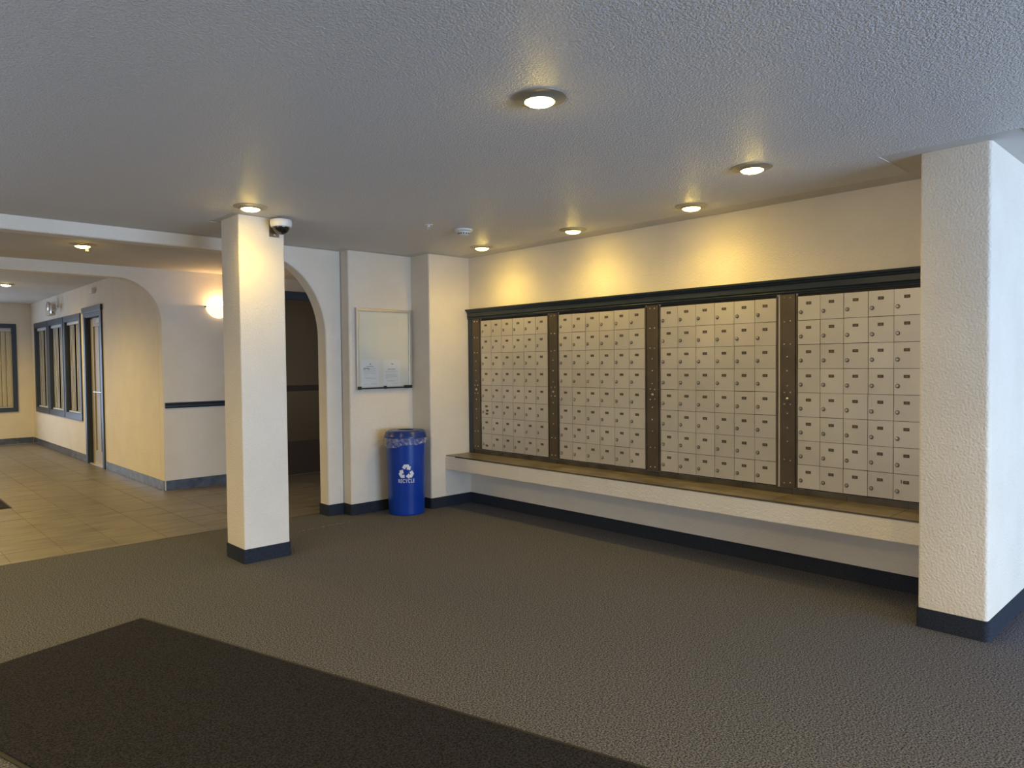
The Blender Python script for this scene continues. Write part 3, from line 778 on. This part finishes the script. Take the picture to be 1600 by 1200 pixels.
for x, y, z, lab in ((1.15, 10.9, H3, 'added fill downlight in the lobby just behind the second arch'), (-0.6, 12.6, H3, 'added fill downlight deep to the side of the second arch'),
                     (1.2, 15.9, H3, 'added fill downlight in the lobby close to the blinded window'), (-0.6, 8.03, H2, 'added fill downlight off to the side of the hall')):
    downlight(x, y, z, lab, 'hall and lobby ceiling lights', M['lamp'], 9.0)  # unseen lobby and hall downlights, added at high power for warm fill
for x, y, lab in ((2.285, -0.75, 'added fill downlight behind the viewer towards the glazed screen'), (-0.20, 2.228, 'added fill downlight out of view beside the dark mat'),
                  (-0.20, 5.155, 'added fill downlight out of view in front of the tiled hall'), (-2.60, 2.228, 'added fill downlight by the wide side window'),
                  (-0.20, -0.75, 'added fill downlight right behind the viewer'), (0.60, -3.2, 'added fill downlight in front of the glazed screen'),
                  (3.20, -3.2, 'added fill downlight in the middle before the glazed screen')):
    downlight(x, y, H - .004, lab, g1, M['lamp'], 7.5)  # downlights out of view, added to lift the warm ambient light

# ================================================================== SMALL FIXTURES
# dome camera on the pillar
DC = empty('dome_camera', (2.585, 5.385, 2.66), 0, 'white dome security camera hanging from a bracket on the pillar', 'camera')
MB().lathe([(0.0, 0.042), (0.078, 0.040), (0.084, 0.032), (0.084, 0.006), (0.078, -0.014), (0.066, -0.018)], n=40).build('housing', M['white'], DC, smooth=True)
MB().lathe([(0.066, -0.018), (0.064, -0.030), (0.052, -0.052), (0.034, -0.066), (0.014, -0.073), (0.0, -0.074)], n=32).build('smoked_dome', M['smoke_dome'], DC, smooth=True)
MB().box(-0.053, 0.027, 0.094, 0.1008, -0.082, 0.045).box(-0.053, 0.027, 0.0, 0.1008, 0.0425, 0.0475).build('bracket', M['bracket'], DC)
MB().lathe([(0.0, .0885), (.007, .089), (.009, .094)], (-.010, 0, -.062), 12, 0, 'y').build('bolt', M['steel'], DC, smooth=True)
# smoke detector
SD = empty('smoke_detector', (4.000, 4.838, H - .004), 0, 'round cream smoke detector on the ceiling near the mailbox wall', 'smoke detector')
MB().lathe([(0.078, 0), (0.078, -0.012), (0.070, -0.018), (0.055, -0.020), (0.050, -0.024)], n=36).build('base', M['white'], SD, smooth=True)
MB().lathe([(0.050, -0.024), (0.053, -0.030), (0.050, -0.044), (0.036, -0.052), (0.018, -0.054), (0.0, -0.054)], n=36).build('sensor_head', M['white'], SD, smooth=True)
vv = MB()
for k in range(14):
    a = 2 * PI * k / 14; ca, sa = math.cos(a), math.sin(a); t = .007
    vv.add([(.0525 * ca - t * sa, .0525 * sa + t * ca, -.032), (.0525 * ca + t * sa, .0525 * sa - t * ca, -.032), (.0515 * ca + t * sa, .0515 * sa - t * ca, -.043), (.0515 * ca - t * sa, .0515 * sa + t * ca, -.043),
            (.045 * ca - t * sa, .045 * sa + t * ca, -.032), (.045 * ca + t * sa, .045 * sa - t * ca, -.032), (.045 * ca + t * sa, .045 * sa - t * ca, -.043), (.045 * ca - t * sa, .045 * sa + t * ca, -.043)],
           [(0, 1, 2, 3), (4, 5, 6, 7), (0, 1, 5, 4), (1, 2, 6, 5), (2, 3, 7, 6), (3, 0, 4, 7)])
tag(vv.build('vents', M['keyhole'], SD), kind='stuff')
# sprinklers
def sprinkler(x, y, z, label):
    root = empty('sprinkler', (x, y, z), 0, label, 'sprinkler', 'ceiling sprinklers')
    MB().lathe([(0.0, 0), (.034, 0), (.034, -.003), (.020, -.006), (.012, -.007), (.010, -.016), (.0, -.016)], n=24).build('escutcheon', M['white'], root, smooth=True)
    MB().tube((-.011, 0, -.014), (-.009, 0, -.044), .0022, 8).tube((.011, 0, -.014), (.009, 0, -.044), .0022, 8).tube((0, 0, -.015), (0, 0, -.044), .0028, 8).build('frame_arms', M['chrome'], root)
    MB().lathe([(0, -.044), (.017, -.044), (.018, -.047), (0, -.047)], n=20).build('deflector', M['chrome'], root)
sprinkler(3.640, 4.86, H - .004, 'small sprinkler in the ceiling beside the smoke detector')
sprinkler(1.855, 8.15, H2, 'small sprinkler in the hall ceiling beside the downlight')
# emergency light in the lobby
EM = empty('emergency_light', (2.945, 15.25, 2.62), 0, 'twin-headed emergency light above the lobby windows', 'emergency light')
MB().box(-.085, -.0005, .10, .46, -.10, .10).build('battery_box', M['beige'], EM, bevel=.01)
for yy, zz in ((-.05, .05), (-.30, -.02)):
    MB().lathe([(0.0, -.15), (.07, -.15), (.085, -.14), (.06, -.08), (.02, -.05), (0, -.05)], (0, yy, zz), 20, 0, 'x').build('lamp_head', M['chrome'], EM, smooth=True)
MB().tube((-.04, .12, .03), (-.06, -.32, .0), .014).build('arm', M['chrome'], EM)
o = MB().box(-.05, -.0005, -.11, .11, -.035, .035).build('motion_sensor', M['white'], loc=(2.945, 12.62, 2.74), bevel=.008)
tag(o, 'small white sensor box high on the lobby wall above the door', 'sensor')
# wall sconce
SX, SZ = 3.655, 2.335
SC = empty('wall_sconce', (SX, 9.46, SZ), 0, 'glowing half bowl glass wall lamp on the hall wall', 'wall lamp')
mb = MB(); vs = []; NT, NP = 24, 10
for j in range(NP + 1):
    t = j / NP * PI / 2
    for k in range(NT + 1):
        a = PI + PI * k / NT
        r = 0.165 * math.cos(t)
        vs.append((r * math.cos(a), r * math.sin(a) * 0.72, -0.165 * math.sin(t) * 0.95))
fs = [(j * (NT + 1) + k, j * (NT + 1) + k + 1, (j + 1) * (NT + 1) + k + 1, (j + 1) * (NT + 1) + k) for j in range(NP) for k in range(NT)]
mb.add(vs, fs); mb.build('glass_bowl', M['sconce'], SC, smooth=True)
MB().lathe([(0, .0), (.022, -.004), (.028, -.02), (.022, -.04), (0, -.045)], (0, -.055, .018), 16).build('bulb', M['bulb'], SC, smooth=True)
MB().box(-.05, .05, -.012, -.0005, -.14, -.02).build('back_plate', M['bronze'], SC)
for sx_ in (-1, 1):
    MB().lathe([(0, -.03), (.010, -.026), (.012, -.012), (.006, -.0005)], (sx_ * .172, 0, -.012), 12, 0, 'y').build('finial', M['bronze'], SC, smooth=True)

# ================================================================== MATS
th = math.atan2(0.27, 0.963)
MT = empty('floor_mat', (1.33, 4.76, 0), th, 'large dark charcoal walk-off mat lying on the grey carpet', 'mat')
MB().box(-1.216 + .02, -.02, -4.0, -.02, 0.001, 0.011).build('pile', M['mat'], MT, bevel=0.003)
MB().cells([-1.216, -1.216 + .02, -.02, 0], [-4.02, -4.0, -.02, 0], lambda x, y: not (-1.196 < x < -.02 and -4.0 < y < -.02), 0.001, 0.006, 'z').build('rubber_border', M['rubber'], MT, bevel=0.002)
MT2 = empty('floor_mat', (1.375, 9.57, 0), 0, 'small dark mat lying on the hall and lobby tiles', 'mat')
MB().box(-1.18, -.02, .02, 1.75, 0.001, 0.010).build('pile', M['mat'], MT2, bevel=0.003)
MB().cells([-1.20, -1.18, -.02, 0], [0, .02, 1.75, 1.77], lambda x, y: not (-1.18 < x < -.02 and .02 < y < 1.75), 0.001, 0.006, 'z').build('rubber_border', M['rubber'], MT2, bevel=0.002)
